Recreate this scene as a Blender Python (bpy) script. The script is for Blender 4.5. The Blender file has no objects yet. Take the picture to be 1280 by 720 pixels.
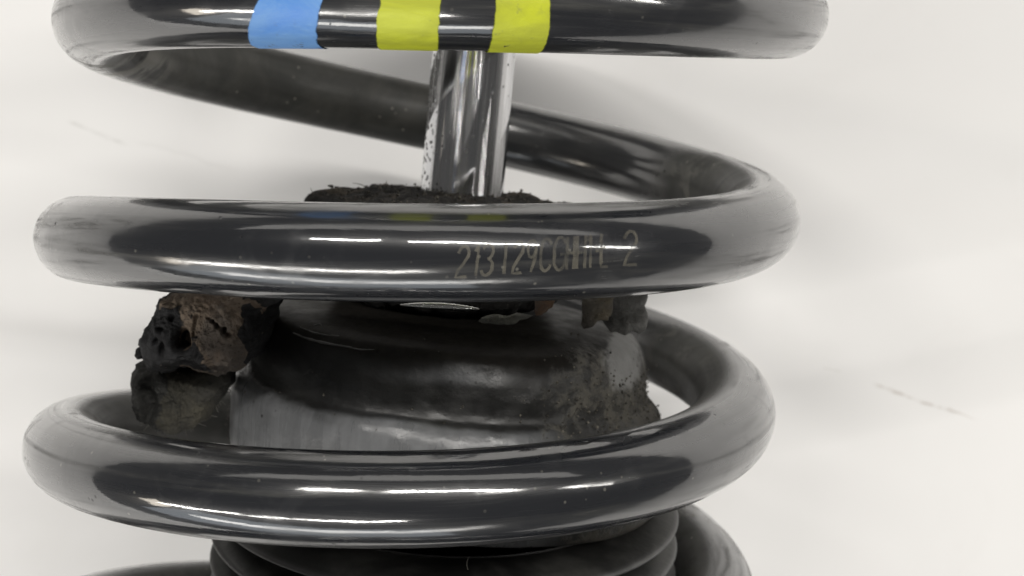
import bpy, bmesh, math, random
import numpy as np
from mathutils import Vector, Matrix, noise

random.seed(7)
rng = np.random.default_rng(7)
S = 0.13                      # metres per mean coil diameter; lengths below are in coil diameters
sc = bpy.context.scene
COL = sc.collection

# ------------------------------------------------------------------ camera
FPX = 1969.436                # focal length in pixels of a 1280 wide picture
CAM = np.array([0.14368, 0.16637, 2.37038])
CR = np.array([0.994773, 0.101542, -0.010811])
CU = np.array([-0.102116, 0.989183, -0.105313])
CB = np.array([0.0, 0.105865, 0.994381])
cam_d = bpy.data.cameras.new("camera")
cam = bpy.data.objects.new("camera", cam_d)
COL.objects.link(cam)
sc.camera = cam
cam_d.sensor_width = 36.0
cam_d.lens = FPX / 1280.0 * 36.0
cam_d.clip_start = 0.005
cam_d.clip_end = 100.0
m = Matrix.Identity(4)
for i in range(3):
    m[i][0], m[i][1], m[i][2] = CR[i], CU[i], CB[i]
    m[i][3] = CAM[i] * S
cam.matrix_world = m
cam_d.dof.use_dof = True
cam_d.dof.focus_distance = 1.93 * S
cam_d.dof.aperture_fstop = 30.0

# ------------------------------------------------------------------ world and lamps
w = bpy.data.worlds.new("World")
sc.world = w
w.use_nodes = True
bg = w.node_tree.nodes["Background"]
bg.inputs[0].default_value = (1.0, 0.98, 0.95, 1)
bg.inputs[1].default_value = 0.085

def area(name, a, b, z, width, power, col, spread=180):
    """a ceiling tube lamp or added broad fill between two points of the ceiling plane"""
    a = np.array(a, float); b = np.array(b, float)
    L = np.linalg.norm(b - a)
    d = bpy.data.lights.new(name, 'AREA')
    d.shape = 'RECTANGLE'
    d.size = L * S
    d.size_y = width * S
    d.energy = power * L / 10.0
    d.color = col
    d.spread = math.radians(spread)
    o = bpy.data.objects.new(name, d)
    COL.objects.link(o)
    c = (a + b) / 2
    o.location = (c[0] * S, c[1] * S, z * S)
    o.rotation_euler = (0, 0, math.atan2(b[1] - a[1], b[0] - a[0]))
    return o

HC = 12.0
WHITE = (1.0, 0.97, 0.92)
area("added_ceiling_fill", (-7.0, 7.6), (-2.6, 7.3), HC, 0.42, 23.0, WHITE)
area("added_ceiling_fill", (-0.6, 7.0), (8.4, 6.2), HC, 0.42, 23.0, WHITE)
area("added_ceiling_fill", (14.0, 6.0), (24.0, 5.4), HC, 0.5, 14, WHITE)
area("added_ceiling_fill", (-33.0, -19.0), (-14.0, -12.4), HC, 0.42, 20, WHITE)
area("added_ceiling_fill", (-13.6, -12.2), (2.0, -9.3), HC, 0.42, 15, WHITE)

area("added_ceiling_fill", (-24.0, 27.0), (20.0, 24.5), HC, 14.0, 7, WHITE)  # broad unseen fill, added to lift the shadows on the paper
area("added_ceiling_fill", (-30.0, -36.0), (14.0, -29.0), HC, 10.0, 24, WHITE)  # second added fill, also lays a soft band on the coils
d = bpy.data.lights.new("added_side_light", 'AREA')  # broad cool light added for the bluish band on the coils
d.shape = 'RECTANGLE'; d.size = 30 * S; d.size_y = 10 * S; d.energy = 14.0; d.color = (0.86, 0.93, 1.0)
wl = bpy.data.objects.new("added_side_light", d); COL.objects.link(wl)
wl.location = (-8 * S, -21 * S, 7.5 * S); wl.rotation_euler = (math.radians(90), 0, math.radians(-12))

d = bpy.data.lights.new("added_side_light", 'AREA')  # warm light added for the beige blob at the coils' left
d.shape = 'RECTANGLE'; d.size = 9 * S; d.size_y = 6 * S; d.energy = 12.0; d.color = (1.0, 0.9, 0.76)
wl = bpy.data.objects.new("added_side_light", d); COL.objects.link(wl)
wl.location = (-40 * S, -23 * S, 13 * S)
wl.rotation_euler = Vector((-40, -23, 13)).to_track_quat('Z', 'Y').to_euler()

sc.view_settings.view_transform = 'Standard'
sc.view_settings.look = 'None'
sc.view_settings.gamma = 1.0
sc.view_settings.use_curve_mapping = False
sc.view_settings.exposure = 0.0
sc.cycles.use_denoising = True
sc.cycles.max_bounces = 8

# ------------------------------------------------------------------ helpers
def at(x, y, z):
    """point on the plane z (coil diameters) seen at pixel x, y of the 1280x720 photograph"""
    d = CR * (x - 640) - CU * (y - 360) - CB * FPX
    t = (z - CAM[2]) / d[2]
    return CAM + t * d

def ray(x, y):
    d = CR * (x - 640) - CU * (y - 360) - CB * FPX
    return d / np.linalg.norm(d)

def link_mesh(name, verts, faces, mat, parent=None, smooth=True, scale=True):
    me = bpy.data.meshes.new(name)
    v = np.asarray(verts, float)
    if scale:
        v = v * S
    me.from_pydata([tuple(p) for p in v], [], [tuple(f) for f in faces])
    me.update()
    if smooth:
        me.polygons.foreach_set("use_smooth", [True] * len(me.polygons))
    o = bpy.data.objects.new(name, me)
    COL.objects.link(o)
    if mat:
        me.materials.append(mat)
    if parent:
        o.parent = parent
        o.matrix_parent_inverse = parent.matrix_world.inverted()
    return o

def add_attr(o, name, vals):
    a = o.data.attributes.new(name, 'FLOAT', 'POINT')
    a.data.foreach_set("value", np.asarray(vals, dtype=np.float32))

def tag(o, label=None, cat=None, group=None, kind=None):
    if label: o["label"] = label
    if cat: o["category"] = cat
    if group: o["group"] = group
    if kind: o["kind"] = kind
    return o

def grid_faces(nu, nv, close_v=True, close_u=False):
    f = []
    for i in range(nu if close_u else nu - 1):
        i2 = (i + 1) % nu
        for j in range(nv if close_v else nv - 1):
            j2 = (j + 1) % nv
            f.append((i * nv + j, i * nv + j2, i2 * nv + j2, i2 * nv + j))
    return f

def fbm(p, sc_, oct_=4):
    return noise.fractal(Vector(p) * sc_, 0.9, 2.0, oct_)

def smooth(a, b, x):
    t = np.clip((np.asarray(x, float) - a) / (b - a), 0, 1)
    return t * t * (3 - 2 * t)

# ------------------------------------------------------------------ node helpers
class NT:
    def __init__(self, name):
        self.m = bpy.data.materials.new(name)
        self.m.use_nodes = True
        self.t = self.m.node_tree
        self.n = self.t.nodes
        self.bsdf = self.n["Principled BSDF"]
    def node(self, typ, **kw):
        n = self.n.new(typ)
        for k, v in kw.items():
            setattr(n, k, v)
        return n
    def put(self, sock, v):
        if isinstance(v, bpy.types.NodeSocket):
            self.t.links.new(v, sock)
        elif isinstance(v, (tuple, list)) and len(v) == 3 and sock.type == 'RGBA':
            sock.default_value = (*v, 1)
        else:
            sock.default_value = v
    def obj(self):
        return self.node("ShaderNodeTexCoord").outputs["Object"]
    def attr(self, name):
        return self.node("ShaderNodeAttribute", attribute_name=name).outputs["Fac"]
    def mapping(self, vec, scale=(1, 1, 1), rot=(0, 0, 0), loc=(0, 0, 0)):
        n = self.node("ShaderNodeMapping")
        self.put(n.inputs["Vector"], vec)
        n.inputs["Scale"].default_value = scale
        n.inputs["Rotation"].default_value = rot
        n.inputs["Location"].default_value = loc
        return n.outputs[0]
    def noise(self, vec, scale, detail=4, rough=0.55, dist=0.0):
        n = self.node("ShaderNodeTexNoise")
        self.put(n.inputs["Vector"], vec)
        n.inputs["Scale"].default_value = scale
        n.inputs["Detail"].default_value = detail
        n.inputs["Roughness"].default_value = rough
        n.inputs["Distortion"].default_value = dist
        return n.outputs["Fac"]
    def voro(self, vec, scale, feature='F1'):
        n = self.node("ShaderNodeTexVoronoi", feature=feature)
        self.put(n.inputs["Vector"], vec)
        n.inputs["Scale"].default_value = scale
        return n.outputs["Distance"]
    def math(self, op, a, b=None, c=None, clamp=False):
        n = self.node("ShaderNodeMath", operation=op, use_clamp=clamp)
        self.put(n.inputs[0], a)
        if b is not None: self.put(n.inputs[1], b)
        if c is not None: self.put(n.inputs[2], c)
        return n.outputs[0]
    def ramp(self, v, a, b, lo=0.0, hi=1.0):
        n = self.node("ShaderNodeMapRange", interpolation_type='SMOOTHSTEP')
        self.put(n.inputs["Value"], v)
        n.inputs["From Min"].default_value = a
        n.inputs["From Max"].default_value = b
        n.inputs["To Min"].default_value = lo
        n.inputs["To Max"].default_value = hi
        return n.outputs[0]
    def mix(self, f, a, b):
        n = self.node("ShaderNodeMix", data_type='RGBA')
        self.put(n.inputs[0], f)
        self.put(n.inputs[6], a)
        self.put(n.inputs[7], b)
        return n.outputs[2]
    def bump(self, h, dist, strength=1.0, normal=None):
        n = self.node("ShaderNodeBump")
        n.inputs["Strength"].default_value = strength
        n.inputs["Distance"].default_value = dist
        self.put(n.inputs["Height"], h)
        if normal is not None:
            self.put(n.inputs["Normal"], normal)
        return n.outputs[0]
    def set(self, **kw):
        for k, v in kw.items():
            self.put(self.bsdf.inputs[k.replace("_", " ")], v)
        return self.m

# ------------------------------------------------------------------ materials
def mat_spring():
    t = NT("black_spring_enamel")
    o = t.obj()
    dust = t.attr("dust")
    n1 = t.noise(o, 38, 5, 0.6, 0.6)
    n2 = t.noise(o, 260, 4, 0.6)
    n3 = t.noise(o, 900, 3, 0.6)
    cmb = t.node("ShaderNodeCombineXYZ")
    t.put(cmb.inputs[0], t.attr("along")); t.put(cmb.inputs[1], t.attr("cphi")); t.put(cmb.inputs[2], t.attr("sphi"))
    k1 = t.noise(t.mapping(cmb.outputs[0], (5, 2.2, 2.2)), 1.0, 6, 0.62, 0.7)     # smears along the wire
    k2 = t.noise(t.mapping(cmb.outputs[0], (30, 5, 5)), 1.0, 5, 0.65, 0.4)
    # dust lies inside the turns, thin smears outside
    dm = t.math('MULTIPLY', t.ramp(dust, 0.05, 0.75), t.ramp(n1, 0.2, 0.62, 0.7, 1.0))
    smear = t.math('MULTIPLY', t.ramp(k1, 0.47, 0.66), t.ramp(k2, 0.40, 0.62, 0.15, 0.8))
    dm2 = t.math('MAXIMUM', dm, t.math('MULTIPLY', smear, 0.6))
    speck = t.math('MULTIPLY', t.ramp(t.voro(o, 330), 0.11, 0.06), t.ramp(n1, 0.46, 0.56))
    pit = t.math('MULTIPLY', t.ramp(t.math('ADD', t.voro(o, 260), t.math('MULTIPLY', n2, 0.1)), 0.15, 0.11), t.ramp(t.noise(o, 60, 2), 0.56, 0.62))
    pit = t.math('MULTIPLY', pit, t.ramp(t.attr("scuff"), 0.02, 0.3, 0.35, 1.0))
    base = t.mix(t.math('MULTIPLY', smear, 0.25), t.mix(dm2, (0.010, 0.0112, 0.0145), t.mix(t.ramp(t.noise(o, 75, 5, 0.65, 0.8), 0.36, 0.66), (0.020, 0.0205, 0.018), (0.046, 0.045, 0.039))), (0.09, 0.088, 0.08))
    base = t.mix(t.math('MULTIPLY', speck, t.ramp(dust, 0, 1, 0.5, 1)), base, (0.22, 0.21, 0.18))
    scuff = t.math('MULTIPLY', t.math('MULTIPLY', t.ramp(t.attr("scuff"), 0.0, 0.8), t.ramp(t.noise(o, 120, 5, 0.65, 0.5), 0.54, 0.62)), t.ramp(n2, 0.35, 0.6, 0.4, 1))
    base = t.mix(t.math('MULTIPLY', scuff, 0.8), base, (0.17, 0.165, 0.15))
    base = t.mix(pit, base, (0.006, 0.005, 0.005))
    rough = t.math('ADD', t.math('ADD', t.ramp(k1, 0.38, 0.66, 0.05, 0.20), t.math('MULTIPLY', t.ramp(t.noise(o, 85, 5, 0.65, 1.0), 0.52, 0.64), 0.10)), t.math('MULTIPLY', dm2, 0.36))
    rough = t.math('ADD', rough, t.math('MULTIPLY', t.math('MAXIMUM', scuff, pit), 0.35))
    h = t.math('ADD', t.math('MULTIPLY', t.noise(o, 60, 2, 0.45), 0.6), t.math('MULTIPLY', n3, 0.010))
    h = t.math('ADD', h, t.math('MULTIPLY', k1, 0.05))
    h = t.math('ADD', h, t.math('MULTIPLY', k2, 0.03))
    h = t.math('ADD', h, t.math('MULTIPLY', pit, -0.15))
    ior = t.math('SUBTRACT', 1.42, t.math('MULTIPLY', pit, 0.3))
    sw = t.noise(t.mapping(cmb.outputs[0], (70, 0.7, 0.7)), 1.0, 5, 0.6, 0.5)      # worn rings where the turn was squeezed
    rub = t.math('MULTIPLY', t.attr("rub"), t.ramp(sw, 0.46, 0.58))
    base = t.mix(t.math('MULTIPLY', rub, 0.9, clamp=True), base, (0.22, 0.215, 0.195))
    rub2 = t.math('MULTIPLY', t.attr("rub"), t.ramp(sw, 0.44, 0.36))
    base = t.mix(rub2, base, (0.006, 0.006, 0.006))
    h = t.math('ADD', h, t.math('MULTIPLY', t.math('MULTIPLY', sw, t.attr("rub")), 0.5))
    nb = t.bump(h, 0.0007, 0.6)
    rb = t.math('ADD', rough, 0.22)
    cw = t.math('SUBTRACT', 1.0, t.math('MAXIMUM', t.math('MULTIPLY', dm, 0.8), t.math('MAXIMUM', pit, t.math('MULTIPLY', t.math('MAXIMUM', t.math('MAXIMUM', smear, rub), scuff), 0.8))), clamp=True)
    return t.set(Base_Color=base, Roughness=rb, IOR=ior, Normal=nb, Coat_Weight=cw, Coat_Roughness=t.math('MULTIPLY', rough, 0.8), Coat_IOR=2.05, Coat_Normal=nb)

def mat_paint(name, col, dark):
    t = NT(name)
    o = t.obj()
    n1 = t.noise(t.mapping(o, (0.35, 1, 1)), 170, 5, 0.62, 0.8)
    n2 = t.noise(o, 420, 4, 0.6)
    n4 = t.noise(o, 55, 4, 0.6, 0.6)
    base = t.mix(t.ramp(n1, 0.35, 0.66, 0, 0.9), col, dark)
    base = t.mix(t.ramp(n4, 0.48, 0.68, 0, 0.5), base, dark)
    base = t.mix(t.math('MULTIPLY', t.ramp(n2, 0.58, 0.7, 0, 0.6), t.ramp(n4, 0.45, 0.6)), base, (0.12, 0.12, 0.10))
    edge = t.math('ADD', t.attr("edge"), t.math('MULTIPLY', t.math('SUBTRACT', n2, 0.5), 0.07))
    a = t.ramp(edge, 0.0, 0.04)
    chips = t.math('MULTIPLY', t.ramp(n2, 0.62, 0.68), t.ramp(n1, 0.55, 0.62))
    a = t.math('MULTIPLY', a, t.math('SUBTRACT', 1.0, t.math('MULTIPLY', chips, 0.8)))
    h = t.math('ADD', t.math('MULTIPLY', n1, 0.7), t.math('MULTIPLY', n2, 0.3))
    return t.set(Base_Color=base, Roughness=t.ramp(n1, 0.3, 0.7, 0.38, 0.6), Alpha=a, Normal=t.bump(h, 0.0005, 0.7))

def mat_print():
    t = NT("faded_grey_ink")
    o = t.obj()
    n = t.noise(o, 480, 4, 0.65)
    n2 = t.noise(o, 90, 3, 0.5)
    a = t.math('MULTIPLY', t.ramp(n, 0.3, 0.62, 0.14, 0.5), t.ramp(n2, 0.3, 0.55, 0.35, 0.9))
    return t.set(Base_Color=(0.21, 0.195, 0.155), Roughness=0.5, Alpha=a)

def mat_chrome():
    t = NT("scratched_chrome")
    o = t.obj()
    fine = t.noise(t.mapping(o, (1, 0.02, 1)), 1500, 3, 0.6)
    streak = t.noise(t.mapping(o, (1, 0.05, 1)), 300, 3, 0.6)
    spv = t.voro(t.mapping(o, (1, 0.75, 1)), 640)
    spm = t.noise(o, 90, 3, 0.5)
    speck = t.math('MULTIPLY', t.ramp(spv, 0.20, 0.10), t.ramp(spm, 0.50, 0.64))
    grit = t.math('MULTIPLY', t.ramp(t.voro(o, 900), 0.42, 0.30), t.attr("grit"))
    sp = t.math('MAXIMUM', speck, grit)
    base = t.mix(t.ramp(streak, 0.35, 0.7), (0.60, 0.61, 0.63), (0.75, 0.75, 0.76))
    base = t.mix(sp, base, (0.04, 0.037, 0.033))
    rough = t.math('ADD', t.ramp(streak, 0.3, 0.75, 0.03, 0.10), t.math('MULTIPLY', sp, 0.5))
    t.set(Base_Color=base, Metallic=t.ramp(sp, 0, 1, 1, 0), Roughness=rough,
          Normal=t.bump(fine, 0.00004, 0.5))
    # grinding marks run round the rod and draw lamps out along it
    g = t.node("ShaderNodeBsdfAnisotropic")
    tan = t.node("ShaderNodeTangent", direction_type='RADIAL', axis='Y')
    g.inputs["Color"].default_value = (0.85, 0.85, 0.86, 1)
    g.inputs["Roughness"].default_value = 0.22
    g.inputs["Anisotropy"].default_value = 0.86
    g.inputs["Rotation"].default_value = 0.0
    t.put(g.inputs["Tangent"], tan.outputs[0])
    mx = t.node("ShaderNodeMixShader")
    t.put(mx.inputs[0], t.math('MULTIPLY', t.ramp(t.noise(t.mapping(o, (1, 0.03, 1)), 520, 4, 0.65), 0.44, 0.56, 0.05, 0.95), t.math('SUBTRACT', 1.0, sp)))
    t.t.links.new(t.bsdf.outputs[0], mx.inputs[1]); t.t.links.new(g.outputs[0], mx.inputs[2])
    out = [n for n in t.n if n.type == 'OUTPUT_MATERIAL'][0]
    t.t.links.new(mx.outputs[0], out.inputs[0])
    return t.m

def mat_rubber_cup():
    t = NT("dusty_black_rubber")
    o = t.obj()
    n1 = t.noise(o, 55, 6, 0.65, 0.8)
    n2 = t.noise(o, 420, 5, 0.65)
    n3 = t.noise(t.mapping(o, (1, 0.12, 1)), 260, 4, 0.6)
    grey = t.attr("grey"); grit = t.attr("grit"); pale = t.attr("pale")
    base = t.mix(t.ramp(n1, 0.35, 0.7), (0.008, 0.008, 0.008), (0.018, 0.018, 0.017))
    g = t.math('MULTIPLY', t.ramp(t.math('ADD', grey, t.math('MULTIPLY', t.math('SUBTRACT', n1, 0.5), 0.9)), 0.1, 1.15), t.ramp(n3, 0.3, 0.7, 0.7, 1.0))
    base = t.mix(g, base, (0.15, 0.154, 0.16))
    gr = t.math('MULTIPLY', t.ramp(t.math('ADD', grit, t.math('MULTIPLY', t.math('SUBTRACT', n2, 0.5), 1.3)), 0.25, 0.75), t.ramp(n2, 0.42, 0.58, 0.4, 1.0))
    base = t.mix(gr, base, (0.075, 0.07, 0.058))
    pl = t.ramp(t.math('ADD', pale, t.math('MULTIPLY', t.math('SUBTRACT', n2, 0.5), 0.8)), 0.3, 0.7)
    base = t.mix(pl, base, (0.21, 0.21, 0.205))
    top_shade = t.math('MULTIPLY', t.attr('top_shade'), t.math('SUBTRACT', 1.0, t.math('MAXIMUM', pl, gr)))
    base = t.mix(top_shade, base, t.mix(n2, (0.006, 0.0055, 0.005), (0.026, 0.024, 0.021)))
    dots = t.math('MULTIPLY', t.ramp(t.voro(o, 330), 0.14, 0.06), t.ramp(n1, 0.45, 0.6))
    base = t.mix(t.math('MULTIPLY', dots, 0.8), base, (0.008, 0.007, 0.006))
    rough = t.math('ADD', t.ramp(n3, 0.3, 0.7, 0.33, 0.5), t.math('SUBTRACT', t.math('MULTIPLY', t.math('MAXIMUM', gr, pl), 0.3), t.math('MULTIPLY', g, 0.14)))
    h = t.math('ADD', t.math('MULTIPLY', n2, 0.5), t.math('MULTIPLY', gr, 0.7))
    h = t.math('ADD', h, t.math('MULTIPLY', n1, 0.6))
    return t.set(Base_Color=base, Roughness=rough, IOR=1.5, Specular_IOR_Level=t.ramp(top_shade, 0, 1, 0.5, 0.08), Normal=t.bump(h, 0.0005, 0.5))

def mat_bellows():
    t = NT("bellows_rubber")
    o = t.obj()
    n1 = t.noise(o, 60, 5, 0.6, 0.5)
    n2 = t.noise(o, 700, 3, 0.6)
    sp = t.math('MULTIPLY', t.ramp(t.voro(o, 260), 0.07, 0.03), t.ramp(n1, 0.5, 0.62))
    base = t.mix(t.ramp(n1, 0.4, 0.66), (0.016, 0.016, 0.0155), (0.065, 0.064, 0.060))
    base = t.mix(t.math('MULTIPLY', t.attr("lit_ridge"), t.ramp(n1, 0.3, 0.6, 0.4, 1)), base, (0.16, 0.16, 0.16))
    base = t.mix(sp, base, (0.3, 0.29, 0.25))
    return t.set(Base_Color=base, Roughness=t.ramp(n1, 0.3, 0.7, 0.42, 0.6), Normal=t.bump(n2, 0.0003, 0.3))

def mat_foam(name, dark, mid, light, sc_=120, k=0.5, rough=0.85):
    t = NT(name)
    o = t.obj()
    n1 = t.noise(o, sc_, 6, 0.7, 0.8)
    n2 = t.noise(o, sc_ * 6, 5, 0.7)
    br = t.attr("brown")
    base = t.mix(t.ramp(n2, 0.35, 0.65), dark, tuple(c * 2.2 for c in dark))
    b2 = t.mix(t.ramp(n1, 0.35, 0.66), mid, light)
    b2 = t.mix(t.ramp(n2, 0.6, 0.72, 0, 0.8), b2, dark)
    b2 = t.mix(t.ramp(t.noise(o, sc_ * 0.7, 4, 0.6), 0.48, 0.62, 0, 0.75), b2, tuple(0.35 * c + 0.65 * sum(mid) / 3 for c in mid))
    b2 = t.mix(t.ramp(t.voro(o, sc_ * 8), 0.22, 0.08, 0, 0.7), b2, dark)
    f = t.ramp(t.math('ADD', br, t.math('MULTIPLY', t.math('SUBTRACT', n1, 0.5), 1.2)), 0.35, 0.6)
    base = t.mix(f, base, b2)
    gl = t.math('MULTIPLY', t.ramp(t.voro(o, sc_ * 5), 0.12, 0.05), t.ramp(n2, 0.5, 0.56))
    base = t.mix(t.math('MULTIPLY', gl, 0.6), base, (0.3, 0.26, 0.2))
    r = t.math('SUBTRACT', rough, t.math('MULTIPLY', gl, 0.5))
    h = t.math('ADD', t.math('MULTIPLY', n1, 0.6), t.math('MULTIPLY', n2, 0.6))
    h = t.math('ADD', h, t.math('MULTIPLY', t.noise(o, sc_ * 14, 3, 0.6), 0.25))
    return t.set(Base_Color=base, Roughness=r, Normal=t.bump(h, 0.0012, 0.9))

def mat_paper(marks):
    t = NT("white_paper")
    o = t.obj()
    n1 = t.noise(o, 9, 4, 0.5)
    n2 = t.noise(o, 500, 4, 0.6)
    n3 = t.noise(o, 160, 4, 0.65)
    base = t.mix(t.ramp(n1, 0.3, 0.7), (0.80, 0.793, 0.785), (0.835, 0.828, 0.822))
    base = t.mix(t.ramp(n2, 0.7, 0.8, 0, 0.12), base, (0.5, 0.48, 0.45))
    base = t.mix(t.ramp(t.noise(o, 22, 5, 0.6, 0.5), 0.52, 0.72, 0, 0.15), base, (0.70, 0.685, 0.67))
    sep = t.node("ShaderNodeSeparateXYZ")
    for (p, q, wd, strength, col) in marks:
        p = np.array(p[:2]) * S; q = np.array(q[:2]) * S
        L = np.linalg.norm(q - p); ang = math.atan2(*(q - p)[::-1])
        # into the line's own frame: x along it from 0 to 1
        mp = t.node("ShaderNodeMapping", vector_type='TEXTURE')
        t.put(mp.inputs["Vector"], o)
        mp.inputs["Location"].default_value = (p[0], p[1], 0)
        mp.inputs["Rotation"].default_value = (0, 0, ang)
        mp.inputs["Scale"].default_value = (L, L, 1)
        s = t.node("ShaderNodeSeparateXYZ")
        t.put(s.inputs[0], mp.outputs[0])
        wob = t.math('MULTIPLY', t.math('SUBTRACT', t.noise(o, 130, 3, 0.6), 0.5), 0.10)
        ay = t.math('ABSOLUTE', t.math('ADD', s.outputs[1], wob))
        ma = t.ramp(ay, wd, wd * 0.1)
        mb = t.math('MULTIPLY', t.ramp(s.outputs[0], -0.05, 0.1), t.ramp(s.outputs[0], 1.05, 0.75))
        mk = t.math('MULTIPLY', t.math('MULTIPLY', ma, mb), t.ramp(n3, 0.42, 0.6, 0.08, strength))
        base = t.mix(mk, base, col)
    h = t.math('MULTIPLY', n2, 0.3)
    return t.set(Base_Color=base, Roughness=0.75, Normal=t.bump(h, 0.0002, 0.25), Specular_IOR_Level=0.25)

# ------------------------------------------------------------------ setting: the white paper underneath
PZ = -0.86
ax = np.concatenate([[-16, -10, -6, -4], np.linspace(-2.6, 2.6, 150), [4, 6, 10, 16]])
pv, pf = [], []
na = len(ax)
def crease(x, y, p, q, amp, wd):
    p = np.array(p); q = np.array(q); d = q - p; L = np.linalg.norm(d); d /= L
    u = (x - p[0]) * d[0] + (y - p[1]) * d[1]
    v = -(x - p[0]) * d[1] + (y - p[1]) * d[0]
    return amp * math.exp(-(v / wd) ** 2) * float(smooth(-0.2, 0.1, u) * (1 - smooth(L - 0.1, L + 0.3, u)))
c1, c2 = at(900, 90, PZ), at(1300, 175, PZ)
c3, c4 = at(820, 215, PZ), at(1300, 330, PZ)
c5, c6 = at(-20, 428, PZ), at(70, 436, PZ)
for x in ax:
    for y in ax:
        z = PZ
        if abs(x) < 2.7 and abs(y) < 2.7:
            z += 0.012 * (noise.noise(Vector((x * 1.3, y * 2.1, 0.3))) - 0.3)
            z += crease(x, y, c1[:2], c2[:2], 0.010, 0.045)
            z += crease(x, y, c3[:2], c4[:2], 0.010, 0.06)
            z += crease(x, y, c5[:2], c6[:2], 0.010, 0.03)
        pv.append((x, y, min(z, PZ + 0.03)))
marks = [(at(1092, 480, PZ), at(1222, 527, PZ), 0.020, 0.5, (0.36, 0.30, 0.25)),
         (at(1030, 461, PZ), at(1054, 466, PZ), 0.06, 0.4, (0.38, 0.35, 0.3)),
         (at(86, 152, PZ), at(160, 182, PZ), 0.05, 0.30, (0.45, 0.44, 0.42)),
         (at(170, 175, PZ), at(300, 215, PZ), 0.03, 0.10, (0.5, 0.49, 0.47))]
paper = link_mesh("paper_sheet", pv, grid_faces(na, na, close_v=False), mat_paper(marks))
tag(paper, "white paper sheet lying flat under the spring", kind="structure")

# ------------------------------------------------------------------ the coil spring
KN = np.arange(-0.5, 3.76, 0.25)
VA = np.array([0.01075, 0.00674, -0.0028, -0.01445, -0.00995, 0.00249, -0.00155, -0.00478, -0.00479, -0.00753, 0.00199, 0.00077, -0.0108, -0.01929, -0.01097, 0.0034, 0.01274, 0.02172])
VR = np.array([0.01096, 0.0034, -0.00395, -0.00876, -0.00951, -0.00686, -0.00256, 0.00063, -0.0021, -0.00697, -0.00859, -0.00668, -0.00123, 0.00368, 0.00466, 0.00354, 0.00225, 0.0009])
PIT, PH, DD, RW = 0.29851, -0.02381, -0.00178, 0.05916
def cr(v, s):
    n = len(KN)
    u = np.clip((s - KN[0]) / 0.25, 0, n - 1 - 1e-6)
    i = u.astype(int); t = u - i
    g = lambda j: v[np.clip(j, 0, n - 1)]
    a, b, c, d = g(i - 1), g(i), g(i + 1), g(i + 2)
    return .5 * (2 * b + (c - a) * t + (2 * a - 5 * b + 4 * c - d) * t * t + (3 * b - a - 3 * c + d) * t ** 3)
def coil(s):
    s = np.atleast_1d(np.asarray(s, float))
    th = 2 * np.pi * (s + PH)
    R = 0.5 * (1 + DD * (s - 1) + cr(VR, s))
    y = -((s - 1) * PIT + cr(VA, s))
    return np.stack([-R * np.sin(th), y, R * np.cos(th)], 1)
def coil_frame(s):
    s = np.atleast_1d(np.asarray(s, float))
    P = coil(s); T = coil(s + 1e-3) - coil(s - 1e-3)
    T /= np.linalg.norm(T, axis=1)[:, None]
    th = 2 * np.pi * (s + PH)
    E = np.stack([-np.sin(th), 0 * th, np.cos(th)], 1)
    E -= T * (E * T).sum(1)[:, None]
    E /= np.linalg.norm(E, axis=1)[:, None]
    B = np.cross(T, E)
    return P, T, E, B
def project(v):
    d = np.asarray(v) - CAM
    zz = -(d @ CB)
    return np.stack([640 + FPX * (d @ CR) / zz, 360 - FPX * (d @ CU) / zz], -1)
def tube_hit(x, y, lo, hi, off=0.0):
    """where the line of sight through x, y meets the wire: s, angle and point"""
    q = np.array([x, y], float)
    for _ in range(5):
        h = tube_hit_once(q[0], q[1], lo, hi, off)
        q = q + (np.array([x, y]) - project(h[2]))
    return h
def tube_hit_once(x, y, lo, hi, off=0.0):
    D = ray(x, y)
    s = np.linspace(lo, hi, 1500)
    P = coil(s) - CAM
    tt = P @ D
    e = P - tt[:, None] * D
    i = int(np.argmin((e ** 2).sum(1)))
    Pc, T, E, B = [q[0] for q in coil_frame(s[i])]
    N = np.cross(T, D); N /= np.linalg.norm(N)
    k = -(e[i] @ N) / RW
    k = float(np.clip(k, -0.999, 0.999))
    W = np.cross(N, T); W = W if W @ D < 0 else -W
    n = k * N + math.sqrt(1 - k * k) * W
    return s[i], math.atan2(n @ B, n @ E), Pc + (RW + off) * n

M_SPRING = mat_spring()
NS, NR = 800, 48
ss = np.linspace(-0.75, 4.3, NS)
P, T, E, B = coil_frame(ss)
phi = np.linspace(0, 2 * np.pi, NR, endpoint=False)
V = (P[:, None, :] + RW * (np.cos(phi)[None, :, None] * E[:, None, :] + np.sin(phi)[None, :, None] * B[:, None, :])).reshape(-1, 3)
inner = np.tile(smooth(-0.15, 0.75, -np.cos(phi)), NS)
frac = (ss - 0.0) % 1.0
# weathered where the wire turns at its sides
sc_side = np.exp(-((frac - 0.245) / 0.065) ** 2) + np.exp(-((frac - 0.72) / 0.035) ** 2)
scuffv = (sc_side[:, None] * (0.65 + 0.35 * smooth(-1.0, 0.2, -np.cos(phi)))[None, :]).reshape(-1) * 0.8
faces = grid_faces(NS, NR)
faces.append(tuple(range(NR))[::-1])
faces.append(tuple((NS - 1) * NR + j for j in range(NR)))
spring = link_mesh("coil_spring", V, faces, M_SPRING)
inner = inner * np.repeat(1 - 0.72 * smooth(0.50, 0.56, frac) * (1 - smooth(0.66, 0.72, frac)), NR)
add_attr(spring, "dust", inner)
rubv = 1.3 * np.exp(-((ss - 0.287) / 0.03) ** 2)[:, None] * smooth(-0.1, 0.5, -np.sin(phi))[None, :]
rubv += 0.6 * np.exp(-((ss - 0.715) / 0.012) ** 2)[:, None] * smooth(0.3, 0.8, np.sin(phi))[None, :]
add_attr(spring, "rub", rubv.reshape(-1))
add_attr(spring, "scuff", scuffv)
add_attr(spring, "along", np.repeat(ss, NR))
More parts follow.
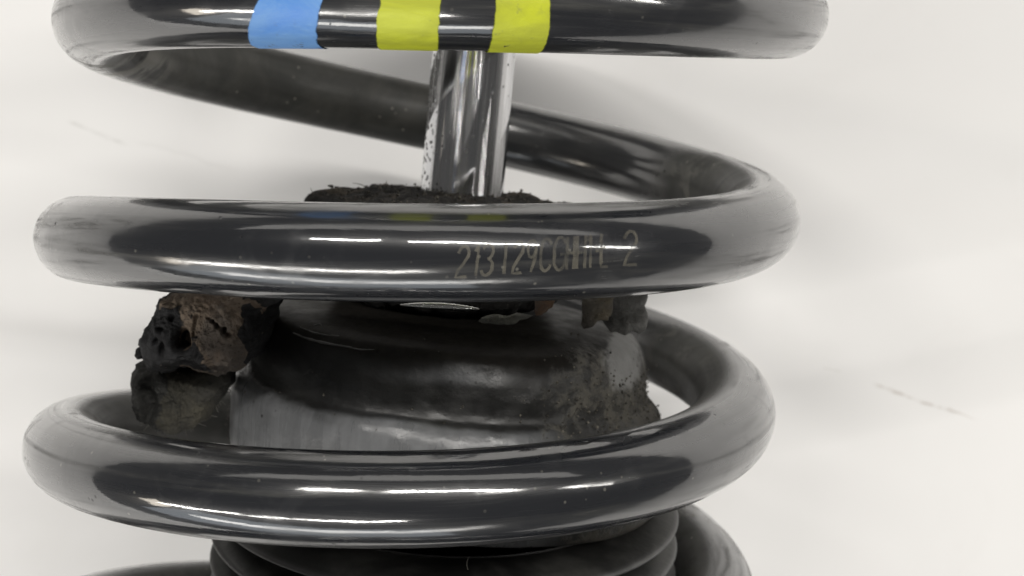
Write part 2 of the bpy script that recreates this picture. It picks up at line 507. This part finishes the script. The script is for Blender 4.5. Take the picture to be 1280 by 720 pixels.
add_attr(spring, "cphi", np.tile(np.cos(phi), NS))
add_attr(spring, "sphi", np.tile(np.sin(phi), NS))
tag(spring, "glossy black steel coil spring with blue and yellow paint bands, wound around the shock absorber", "coil spring")

def band(left, right, mat, label):
    """left and right: the edge's x at the middle and at the lower side of the wire"""
    def edge(xt, xb):
        s1, f1, _ = tube_hit(xt, 4, -0.3, 0.3); s2, f2, _ = tube_hit(xb, 50, -0.3, 0.3)
        k = (s2 - s1) / (math.sin(f2) - math.sin(f1))
        return s1 - k * math.sin(f1), k
    ea, eb = edge(*left), edge(*right)
    nu, nv = 40, 72
    vs = []
    ph = np.linspace(0, 2 * np.pi, nv, endpoint=False)
    for i in range(nu):
        u = i / (nu - 1)
        thick = RW + 0.0012
        for f in ph:
            j0 = 0.0004 * fbm((math.cos(f) * 2, math.sin(f) * 2, left[0]), 1.7, 3)
            j1 = 0.0004 * fbm((math.cos(f) * 2, math.sin(f) * 2, right[0]), 1.7, 3)
            a = ea[0] + ea[1] * math.sin(f) + j0; b = eb[0] + eb[1] * math.sin(f) + j1
            Pq, Tq, Eq, Bq = [q[0] for q in coil_frame(a + u * (b - a))]
            vs.append(Pq + thick * (math.cos(f) * Eq + math.sin(f) * Bq))
    f = grid_faces(nu, nv)
    if ea[0] > eb[0]:
        f = [q[::-1] for q in f]
    o = link_mesh("paint_band", vs, f, mat, spring)
    add_attr(o, "edge", np.repeat([min(i, nu - 1 - i) / (nu - 1) for i in range(nu)], nv))
    tag(o, label)
M_BLUE = mat_paint("blue_paint", (0.08, 0.25, 0.66), (0.17, 0.35, 0.66))
M_YEL = mat_paint("yellow_paint", (0.55, 0.60, 0.035), (0.40, 0.43, 0.03))
band((321, 310), (404, 397), M_BLUE, "blue paint band")
band((474, 469), (553, 549), M_YEL, "yellow paint band next to the blue one")
band((620, 612), (690, 684), M_YEL, "yellow paint band farthest from the blue one")

# the printed code: strokes in a box 0..1 wide, 0 top .. 1 bottom
def arc(cx, cy, rx, ry, a0, a1, n=12):
    return [(cx + rx * math.cos(math.radians(a0 + (a1 - a0) * k / n)), cy + ry * math.sin(math.radians(a0 + (a1 - a0) * k / n))) for k in range(n + 1)]
GL = {
 '1': [[(0.15, 0.2), (0.55, 0.0), (0.55, 1.0)]],
 'I': [[(0.5, 0.0), (0.5, 1.0)]],
 '2': [arc(0.5, 0.26, 0.48, 0.26, 190, 380) + [(0.12, 0.8), (0.0, 1.0), (1.0, 1.0)]],
 '3': [arc(0.45, 0.24, 0.45, 0.24, 200, 440) + arc(0.45, 0.73, 0.5, 0.27, 280, 520)],
 '9': [arc(0.5, 0.27, 0.45, 0.27, 0, 360), [(0.95, 0.27), (0.9, 0.6), (0.5, 1.0)]],
 'C': [arc(0.55, 0.3, 0.5, 0.3, -20, -180) + arc(0.55, 0.7, 0.5, 0.3, 180, 20)],
 'G': [arc(0.55, 0.3, 0.5, 0.3, -20, -180) + arc(0.55, 0.7, 0.5, 0.3, 180, 10) + [(1.04, 0.52), (0.6, 0.52)]],
 'H': [[(0, 0), (0, 1)], [(1, 0), (1, 1)], [(0, 0.5), (1, 0.5)]],
 'E': [[(0.1, 0.0), (0.1, 1.0), (0.95, 1.0)], [(0.1, 0.42), (0.7, 0.42)]],
 '-': [[(0, 0.5), (1, 0.5)]],
}
code = [('2', 569, 583), ('1', 590, 598), ('3', 600.5, 615), ('I', 625, 634), ('2', 640, 652), ('9', 657, 669), ('C', 674.5, 687),
        ('G', 691, 705), ('H', 708, 717), ('H', 721, 731), ('1', 734, 741), ('-', 744, 749), ('E', 750, 760), ('2', 780.5, 796)]
tv, tf = [], []
for ch, xa, xb in code:
    for st in GL[ch]:
        pts = []
        for (u0, v0), (u1, v1) in zip(st[:-1], st[1:]):
            def px(u, v):
                x = xa + u * (xb - xa)
                k = (x - 575) / 213.0
                x += (1 - v) * 5 * (1 - k)
                return np.array([x, (308 - 19 * k) + v * (38.5 + 3.5 * k)])
            a, b = px(u0, v0), px(u1, v1)
            n = max(1, int(np.linalg.norm(b - a) / 5))
            for k2 in range(n):
                pts.append(a + (b - a) * k2 / n)
        pts.append(b)
        pts = np.array(pts)
        d = np.gradient(pts, axis=0); d /= np.linalg.norm(d, axis=1)[:, None] + 1e-9
        nn = np.stack([-d[:, 1], d[:, 0]], 1)
        b0 = len(tv)
        for q, n_ in zip(pts, nn):
            for sgn in (-1, 1):
                r_ = q + sgn * 1.9 * n_
                tv.append(tube_hit(r_[0], r_[1], 0.78, 1.15, 0.0007)[2])
        for k2 in range(len(pts) - 1):
            i = b0 + 2 * k2
            tf.append((i, i + 1, i + 3, i + 2))
link_mesh("printed_code", tv, tf, mat_print(), spring)

# ------------------------------------------------------------------ the shock absorber
ra, rb = at(592.5, 65, 0), at(577, 245, 0)
rdir = (rb - ra) / np.linalg.norm(rb - ra)
def rod_at(y):
    t = (y - 65) / 180.0
    return ra + (rb - ra) * t
base_pt = at(555, 760, 0)
shock = bpy.data.objects.new("shock_absorber", None)
shock.empty_display_size = 0.02
shock.location = tuple(base_pt * S)
COL.objects.link(shock)
tag(shock, "shock absorber with chrome rod, dusty black rubber cup and ribbed bellows standing inside the spring", "shock absorber")
bpy.context.view_layer.update()

# chrome rod
def frame_of(d):
    x = np.cross(d, [0, 0, 1.0]); x /= np.linalg.norm(x)
    z = np.cross(x, d)
    return x, z
rx, rz = frame_of(rdir)
rr = 0.0622
vs = []; gr = []
NU, NV = 60, 96
for i in range(NU):
    c = rod_at(-220 + 660 * i / (NU - 1))
    for j in range(NV):
        a = 2 * math.pi * j / NV
        p = c + rr * (math.cos(a) * rx + math.sin(a) * rz)
        vs.append(p)
        ca = math.cos(a) * np.sign(rx[0])
        gr.append(float(smooth(-0.62, -0.95, ca)))
f = grid_faces(NU, NV) + [tuple(range(NV)), tuple((NU - 1) * NV + j for j in range(NV))[::-1]]
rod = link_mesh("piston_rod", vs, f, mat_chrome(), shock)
add_attr(rod, "grit", gr)

# turned rubber parts: a profile (pixel row at the axis, radius) around a bent axis
def center_line(y):
    xs = np.interp(y, [200, 260, 330, 395, 525, 690, 900], [581, 576, 562, 553, 562, 556, 550])
    return at(xs, y, 0)
def lathe(name, prof, mat, kz=0.0, kx=0.0, nseg=220, disp=None, sub=3, attrs=None):
    pr = []
    for (a, b) in zip(prof[:-1], prof[1:]):
        for k in range(sub):
            pr.append((a[0] + (b[0] - a[0]) * k / sub, a[1] + (b[1] - a[1]) * k / sub))
    pr.append(prof[-1])
    pr = np.array(pr)
    # soften corners
    for _ in range(1):
        q = pr.copy(); q[1:-1] = 0.25 * pr[:-2] + 0.5 * pr[1:-1] + 0.25 * pr[2:]; pr = q
    vs = []; info = []
    for y, r in pr:
        c = center_line(y)
        for j in range(nseg):
            a = 2 * math.pi * j / nseg
            p = np.array([math.sin(a), 0, math.cos(a)])
            rr_ = r
            q = c + rr_ * p
            q[1] += -kz * rr_ * p[2] + kx * rr_ * p[0]
            if disp:
                q = disp(q, p, y, r)
            vs.append(q); info.append((y, r, a))
    f = grid_faces(len(pr), nseg)
    f += [tuple(range(nseg)), tuple((len(pr) - 1) * nseg + j for j in range(nseg))[::-1]]
    o = link_mesh(name, vs, f, mat, shock)
    return o, np.array(vs), np.array(info)

def disp_cup(q, p, y, r):
    n = fbm((q[0], q[1], q[2]), 6, 3) * 0.004 + fbm((q[0] + 5, q[1], q[2]), 40, 3) * 0.0012
    return q + p * n
prof_cup = [(380, 0.08), (380, 0.16), (382, 0.215), (386, 0.253), (391, 0.277), (398, 0.293), (408, 0.3015), (420, 0.305), (432, 0.307), (445, 0.3075), (455, 0.3065),
            (464, 0.3065), (472, 0.309), (478, 0.316), (484, 0.3215), (492, 0.326), (505, 0.329), (530, 0.331), (560, 0.331), (596, 0.326), (606, 0.318), (610, 0.29)]
cup, cv, ci = lathe("rubber_cup", prof_cup, mat_rubber_cup(), 0.02, 0.0, 300, disp_cup, 4)
cp = project(cv)
front = cv[:, 2] > -0.05
mott = np.array([fbm((v[0], v[1] * 2.5, v[2]), 7, 5) for v in cv])
grey = smooth(472, 484, ci[:, 0] + 6 * mott) * (0.55 + 0.6 * smooth(485, 556, cp[:, 1]) + 0.5 * mott) * (1 - 0.75 * smooth(640, 720, cp[:, 0])) + 1.05 * np.exp(-((cp[:, 0] - 600) / 105) ** 2 - ((cp[:, 1] - 467) / 14) ** 2)  # dusty grey; the lightening towards the bottom is a painted reflection
grit = smooth(600, 820, cp[:, 0] + 60 * mott) * smooth(415, 450, cp[:, 1]) * 0.85
pale = np.exp(-((cp[:, 0] - 779) / 25) ** 2 - ((cp[:, 1] - 447) / 44) ** 2) * 1.1
top_shade = 1 - smooth(404, 440, ci[:, 0] + 14 * np.array([fbm(v, 9, 4) for v in cv]))  # cavity shade painted into the cup's upper colour, with dark foam residue
add_attr(cup, "top_shade", top_shade)
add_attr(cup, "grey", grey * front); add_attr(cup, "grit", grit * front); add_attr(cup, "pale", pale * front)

ridges = [622, 657, 692, 727, 762]
pb = [(604, 0.28)]
for k, y in enumerate(ridges):
    if k == 0:
        pb += [(607, 0.305)]
    pb += [(y - 9, 0.337), (y - 3, 0.352), (y, 0.3555), (y + 3, 0.354), (y + 6, 0.344), (y + 12, 0.322), (y + 16, 0.314), (y + 20, 0.318)]
pb += [(790, 0.335), (800, 0.28)]
bell, bv, bi = lathe("dust_bellows", pb, mat_bellows(), 0.125, 0.04, 260, None, 3)
add_attr(bell, "lit_ridge", smooth(0.349, 0.355, bi[:, 1]))  # dusty ridges lightened in the colour so that they look lit

# crumbling foam bump stop round the rod
def disp_foam(q, p, y, r):
    n = fbm(q, 9, 5) * 0.02 + fbm(q, 45, 4) * 0.006
    up = fbm((q[0] + 3, q[1], q[2]), 22, 4) * 0.008 + fbm((q[0] + 3, q[1], q[2]), 80, 3) * 0.005
    k = min(1, r / 0.12)
    return q + p * n * k + np.array([0, up * k, 0])
M_FOAM = mat_foam("crumbly_black_foam", (0.006, 0.0055, 0.005), (0.05, 0.042, 0.033), (0.09, 0.075, 0.055))
prof_f = [(242, 0.05), (242, 0.10), (246, 0.145), (251, 0.18), (257, 0.203), (264, 0.215), (280, 0.226), (310, 0.21), (330, 0.19), (372, 0.16), (380, 0.12)]
bs, fv, fi = lathe("bump_stop", prof_f, M_FOAM, 0.0, 0.02, 260, disp_foam, 4)
add_attr(bs, "brown", 0.42 * (1 - smooth(255, 275, fi[:, 0])))

# ------------------------------------------------------------------ torn foam pieces, built as closed lumps
def lump(name, outline, zc, depth, mat, label, cat="foam fragment", group=None, nu=150, nv=70, amp=(0.010, 0.005), freq=(14, 60), power=0.75,
         pits=(), brown=None, zslope=(0, 0), seed=0.0, flat_back=0.6):
    pts = np.array([at(x, y, zc) for x, y in outline])
    c = 0.5 * (pts.min(0) + pts.max(0))
    pts = np.concatenate([pts + (np.roll(pts, -1, 0) - pts) * k / 12 for k in range(12)])
    ang = np.arctan2(pts[:, 1] - c[1], pts[:, 0] - c[0])
    rad = np.hypot(pts[:, 1] - c[1], pts[:, 0] - c[0])
    od = np.argsort(ang); ang, rad = ang[od], rad[od]
    ang = np.concatenate([[ang[-1] - 2 * np.pi], ang, [ang[0] + 2 * np.pi]]); rad = np.concatenate([[rad[-1]], rad, [rad[0]]])
    vs = []
    for i in range(nv):
        u = (i + 0.5) / nv
        h = 1 - abs(2 * u - 1)
        la = math.asin(min(1, h ** (1 / power)))
        if u > 0.5: la = math.pi - la
        for j in range(nu):
            a = -math.pi + 2 * math.pi * j / nu
            rh = np.interp(a, ang, rad) * (math.sin(la) ** power)
            cz = math.cos(la)
            z = depth * (abs(cz) ** 0.8) * (1 if cz > 0 else -flat_back)
            q = c + np.array([rh * math.cos(a), rh * math.sin(a), z])
            q[2] += zslope[0] * (q[0] - c[0]) + zslope[1] * (q[1] - c[1])
            vs.append(q)
    vs = np.array(vs)
    # normals for displacement
    me = bpy.data.meshes.new("tmp")
    me.from_pydata([tuple(v) for v in vs], [], grid_faces(nv, nu))
    me.update()
    nrm = np.empty(len(vs) * 3, dtype=np.float32)
    me.vertices.foreach_get("normal", nrm); nrm = nrm.reshape(-1, 3).astype(float)
    bpy.data.meshes.remove(me)
    if ((vs - c) * nrm).sum() < 0:
        nrm = -nrm
    px = project(vs)
    for k, v in enumerate(vs):
        d = amp[0] * fbm((v[0] + seed, v[1], v[2]), freq[0], 4) + amp[1] * fbm((v[0], v[1] + seed, v[2]), freq[1], 4)
        rid = noise.noise(Vector((v[0] * 30 + seed, v[1] * 30, v[2] * 30)))
        d -= amp[1] * 0.5 * max(0, 0.10 - abs(rid)) / 0.10
        d += amp[1] * 0.45 * fbm((v[0], v[1], v[2] + seed), freq[1] * 3.3, 3)
        vs[k] = v + nrm[k] * d
        if v[2] > c[2] - depth * 0.2:
            wx = 5 * noise.noise(Vector((v[0] * 40, v[1] * 40, seed))); wy = 5 * noise.noise(Vector((v[0] * 40, v[1] * 40, seed + 9)))
            for (x, y, rx_, ry_, dp) in pits:
                g = math.exp(-(((px[k, 0] + wx - x) / rx_) ** 2 + ((px[k, 1] + wy - y) / ry_) ** 2) ** 1.5)
                vs[k] = vs[k] - np.array([0, 0, dp * g])
    f = grid_faces(nv, nu)
    f += [tuple(range(nu))[::-1], tuple((nv - 1) * nu + j for j in range(nu))]
    f = [q[::-1] for q in f]
    o = link_mesh(name, vs, f, mat)
    br = np.zeros(len(vs)) if brown is None else np.array([brown(q[0] + 34 * fbm(v, 22, 4), q[1]) for q, v in zip(px, vs)])
    add_attr(o, "brown", br)
    bpy.context.view_layer.update()
    return tag(o, label, cat, group)

M_LUMP = mat_foam("brown_black_foam", (0.009, 0.009, 0.010), (0.135, 0.098, 0.070), (0.23, 0.18, 0.135), 130)
GRP = "torn pieces of the foam bump stop"
lump("foam_chunk", [(206, 366), (240, 358), (290, 356), (340, 358), (358, 372), (348, 398), (338, 424), (322, 442), (304, 458), (270, 463), (238, 456),
                    (212, 462), (196, 456), (188, 440), (181, 424), (192, 400), (198, 382)], 0.20, 0.085, M_LUMP,
     "brown and black torn foam lump wedged under the middle spring turn at the left", pits=[(227, 425, 8, 12, 0.045), (222, 436, 5, 6, 0.02)] + [(262 + 3 * k + (k * 7 % 3 - 1) * 1.2, 399 + 2.7 * k + (k * 5 % 4 - 1.5), 2.6, 2.6, 0.006 + 0.004 * (k * 3 % 4)) for k in range(9)] + [(248 - k, 395 + 4 * k, 2.5, 3, 0.007) for k in range(7)] + [(203, 440, 4, 10, 0.015), (199, 410, 5, 4, 0.012), (212, 398, 4, 5, 0.01), (192, 428, 3, 6, 0.012)],
     brown=lambda x, y: (1 - math.exp(-((x - 224) / 16) ** 2 - ((y - 426) / 20) ** 2)) * float(smooth(208, 240, x + 0.35 * (400 - y)) * (1 - smooth(312, 322, x + 0.22 * (y - 400)))), amp=(0.010, 0.0035), freq=(9, 55), power=0.45, nu=220, nv=110, seed=1.3, group=GRP)  # right shadow side and shade of the hole painted dark here
M_FLAP = mat_foam("olive_black_foam", (0.012, 0.012, 0.011), (0.030, 0.028, 0.021), (0.058, 0.053, 0.038), 90)
lump("foam_chunk", [(176, 452), (171, 470), (170, 500), (176, 520), (184, 530), (205, 538), (226, 540), (245, 530), (262, 518), (276, 496), (292, 476), (297, 462), (290, 440), (250, 436), (205, 440)],
     0.13, 0.07, M_FLAP, "olive black foam flap hanging below the brown lump, ragged along its lower edge", amp=(0.006, 0.003), freq=(10, 70), power=0.32, nu=200, nv=90,
     pits=[(182, 505, 10, 30, 0.035), (240, 458, 60, 7, 0.03)], brown=lambda x, y: float(smooth(182, 215, x) * 0.75), seed=4.1, group=GRP)
lump("foam_chunk", [(168, 444), (172, 438), (182, 430), (190, 428), (192, 436), (184, 442), (178, 446), (172, 449)], 0.17, 0.012, M_LUMP,
     "tiny black foam shred sticking out to the left of the brown lump", nu=50, nv=30, amp=(0.004, 0.003), seed=2.2, group=GRP)
# pieces at the right
M_TAN = mat_foam("tan_foam", (0.03, 0.027, 0.022), (0.12, 0.10, 0.07), (0.19, 0.165, 0.12), 150)
lump("foam_chunk", [(728, 366), (764, 366), (762, 384), (756, 394), (746, 398), (738, 408), (729, 409), (727, 390)], 0.25, 0.035, M_TAN,
     "tan ragged foam piece under the middle turn above the pale dust patch", nu=80, nv=40, amp=(0.005, 0.003), brown=lambda x, y: 0.8, seed=6.4, group=GRP, power=0.4)
M_GREYF = mat_foam("grey_dusty_foam", (0.07, 0.07, 0.067), (0.15, 0.148, 0.14), (0.24, 0.24, 0.23), 150)
lump("foam_chunk", [(752, 358), (810, 356), (803, 378), (809, 394), (806, 408), (797, 413), (789, 409), (779, 416), (768, 411), (760, 414), (752, 404), (748, 390)], 0.19, 0.05, M_GREYF,
     "grey dusty foam piece at the right shoulder of the rubber cup", nu=90, nv=44, amp=(0.006, 0.002), freq=(10, 50), brown=lambda x, y: 0.8, seed=8.4, group=GRP, power=0.38)
M_RUST = mat_foam("rust_foam", (0.04, 0.025, 0.016), (0.10, 0.058, 0.034), (0.14, 0.085, 0.05), 150)
lump("foam_chunk", [(668, 368), (694, 368), (690, 382), (676, 392), (669, 394)], 0.30, 0.015, M_RUST,
     "small rust brown foam crumb beside the pale sliver under the middle turn", nu=50, nv=30, amp=(0.003, 0.002), brown=lambda x, y: 0.9, seed=9.4, group=GRP, power=0.5)
M_SLIV = mat_foam("pale_grey_foam", (0.05, 0.05, 0.042), (0.12, 0.12, 0.10), (0.17, 0.17, 0.145), 150)
lump("foam_chunk", [(597, 401), (604, 396), (618, 393), (634, 394), (645, 391), (660, 392), (669, 391), (664, 397), (652, 399), (646, 404), (628, 406), (612, 404), (604, 405)], 0.30, 0.012, M_SLIV,
     "thin pale grey green sliver lying on the cup under the middle turn", nu=60, nv=30, amp=(0.002, 0.0015), freq=(20, 90), brown=lambda x, y: 0.8, seed=10.4, group=GRP, power=0.6)

# shiny torn ring of clear film on the shoulder
def strip(name, pts, zc, half, mat, label, cat, parent=None):
    vs = []; fs = []
    n = len(pts)
    for k, (x, y) in enumerate(pts):
        p = at(x, y, zc)
        hw = half * math.sin(math.pi * (k + 0.6) / (n + 0.2))
        for a in range(6):
            an = 2 * math.pi * a / 6
            vs.append(p + np.array([0, hw * math.cos(an), hw * 0.5 * math.sin(an)]))
    fs = grid_faces(n, 6) + [tuple(range(6)), tuple((n - 1) * 6 + a for a in range(6))[::-1]]
    o = link_mesh(name, vs, fs, mat, parent)
    return tag(o, label, cat) if cat else o
t = NT("bright_metal"); M_SHINE = t.set(Base_Color=(0.75, 0.75, 0.72), Metallic=1.0, Roughness=t.ramp(t.noise(t.obj(), 300, 3), 0.3, 0.7, 0.15, 0.35))
strip("metal_ring", [(500 + 9 * k, 381 + 0.0011 * (9 * k - 10) ** 2 * 0.6) for k in range(12)], 0.31, 0.0045, M_SHINE,
      "thin bright metal ring edge peeking out under the middle turn of the spring", "metal ring")

# raised scrape ridges on the cup's shoulder
M_SCR = NT("scraped_rubber").set(Base_Color=(0.07, 0.07, 0.066), Roughness=0.35)
from mathutils.bvhtree import BVHTree
cup_tree = BVHTree.FromPolygons([tuple(v) for v in cv], [tuple(p.vertices) for p in cup.data.polygons])
def cup_hit(x, y):
    h = cup_tree.ray_cast(Vector(CAM), Vector(ray(x, y)))
    return np.array(h[0]) if h[0] is not None else None
for pl_, hw in (([(366, 416), (380, 422), (398, 427), (418, 431), (440, 434)], 0.0017), ([(375, 409), (392, 416), (408, 419), (424, 420)], 0.0012),
            ([(392, 407), (400, 405), (404, 411)], 0.0014), ([(420, 431), (450, 437), (468, 437)], 0.0009)):
    dense = [(np.interp(k, range(len(pl_)), [q[0] for q in pl_]), np.interp(k, range(len(pl_)), [q[1] for q in pl_])) for k in np.linspace(0, len(pl_) - 1, 14)]
    hits = [cup_hit(*q) for q in dense]
    hits = [h for h in hits if h is not None]
    if len(hits) > 4:
        vs = []
        for k, h in enumerate(hits):
            w_ = hw * (0.4 + 0.6 * math.sin(math.pi * (k + 0.5) / len(hits))) * rng.uniform(0.7, 1.2)
            for a in range(5):
                vs.append(h + np.array([0, w_ * math.cos(a * 1.2566), w_ * math.sin(a * 1.2566)]))
        link_mesh("scrape_ridge", vs, grid_faces(len(hits), 5), M_SCR, shock)

# ------------------------------------------------------------------ loose fibres on the torn edges
fibv, fibf = [], []
def fibre(x, y, zc, ang, ln, wd=0.0008):
    b = len(fibv)
    p0 = at(x, y, zc)
    n = 6
    bend = rng.normal(0, 0.9)
    p = p0.copy()
    for k in range(n):
        a = ang + bend * k / n
        hw = wd * (1 - 0.8 * k / n)
        nrm = np.array([-math.sin(a), math.cos(a), 0]) * hw
        fibv.extend([p - nrm, p + nrm, p + np.array([0, 0, hw * 1.5])])
        p = p + np.array([math.cos(a), math.sin(a), rng.normal(0, 0.3)]) * ln / n
    for k in range(n - 1):
        for q in range(3):
            i0 = b + 3 * k + q; i1 = b + 3 * k + (q + 1) % 3
            fibf.append((i0, i1, i1 + 3, i0 + 3))
edge = [(172, 500), (177, 522), (186, 533), (206, 540), (228, 541), (246, 531), (263, 518), (277, 497), (292, 475)]
for k in range(70):
    u = rng.uniform(0, len(edge) - 1.001); i = int(u); f_ = u - i
    fibre(edge[i][0] + (edge[i + 1][0] - edge[i][0]) * f_, edge[i][1] + (edge[i + 1][1] - edge[i][1]) * f_ - 2, 0.145,
          -math.pi / 2 + rng.normal(0, 1.0), rng.uniform(0.006, 0.017), 0.0009)
for k in range(40):
    yy = rng.uniform(460, 552)
    fibre(289 + rng.uniform(-1, 3), yy, 0.02, math.pi + rng.normal(0, 0.8), rng.uniform(0.004, 0.010), 0.0008)
for x, y, a, ln in ((460, 236, 2.6, 0.03), (482, 236, 1.6, 0.015), (395, 247, 2.4, 0.02), (630, 246, 0.8, 0.015), (585, 712, 2.0, 0.022), (500, 238, 1.2, 0.012)):
    fibre(x, y, 0.0 if y < 300 else 0.39, a, ln, 0.0009 if y < 300 else 0.0005)
fo = link_mesh("loose_fibres", fibv, fibf, NT("pale_fibre").set(Base_Color=(0.12, 0.115, 0.10), Roughness=0.7))
tag(fo, "pale loose fibres fraying from the torn foam edges and rubber cup", kind="stuff")

# ------------------------------------------------------------------ crumbs
def crumb_stuff(name, spots, mat, label):
    vs, fs = [], []
    for p, r in spots:
        b = len(vs)
        base = [(1, 0, 0), (-1, 0, 0), (0, 1, 0), (0, -1, 0), (0, 0, 1), (0, 0, -1)]
        for q in base:
            vs.append(np.asarray(p) + np.array(q) * r * rng.uniform(0.5, 1.3))
        for tri in [(0, 2, 4), (2, 1, 4), (1, 3, 4), (3, 0, 4), (2, 0, 5), (1, 2, 5), (3, 1, 5), (0, 3, 5)]:
            fs.append(tuple(b + k for k in tri))
    o = link_mesh(name, vs, fs, mat, smooth=False)
    o["label"] = label; o["kind"] = "stuff"; o["category"] = "crumbs"
    return o
spots = []
vis = np.where((cv[:, 2] > 0.0) & (cp[:, 1] > 405) & (cp[:, 1] < 600))[0]
wgt = (smooth(640, 760, cp[vis, 0]) * smooth(430, 500, cp[vis, 1]) + 0.03)
for i in rng.choice(vis, 900, p=wgt / wgt.sum()):
    spots.append((cv[i] + rng.normal(0, 0.002, 3), rng.uniform(0.0007, 0.0026)))
for i in rng.choice(np.where((fi[:, 0] < 258) & (fi[:, 1] > 0.07))[0], 500):
    spots.append((fv[i] + np.array([rng.normal(0, .003), rng.uniform(0, 0.003), rng.normal(0, .003)]), rng.uniform(0.001, 0.0035)))
t = NT("foam_crumbs")
M_CRUMB = t.set(Base_Color=t.mix(t.ramp(t.noise(t.obj(), 900, 2), 0.45, 0.6), (0.03, 0.027, 0.022), (0.13, 0.12, 0.10)), Roughness=0.8)
crumb_stuff("foam_crumbs", spots, M_CRUMB, "fine dark foam crumbs scattered over the rubber cup and the bump stop")
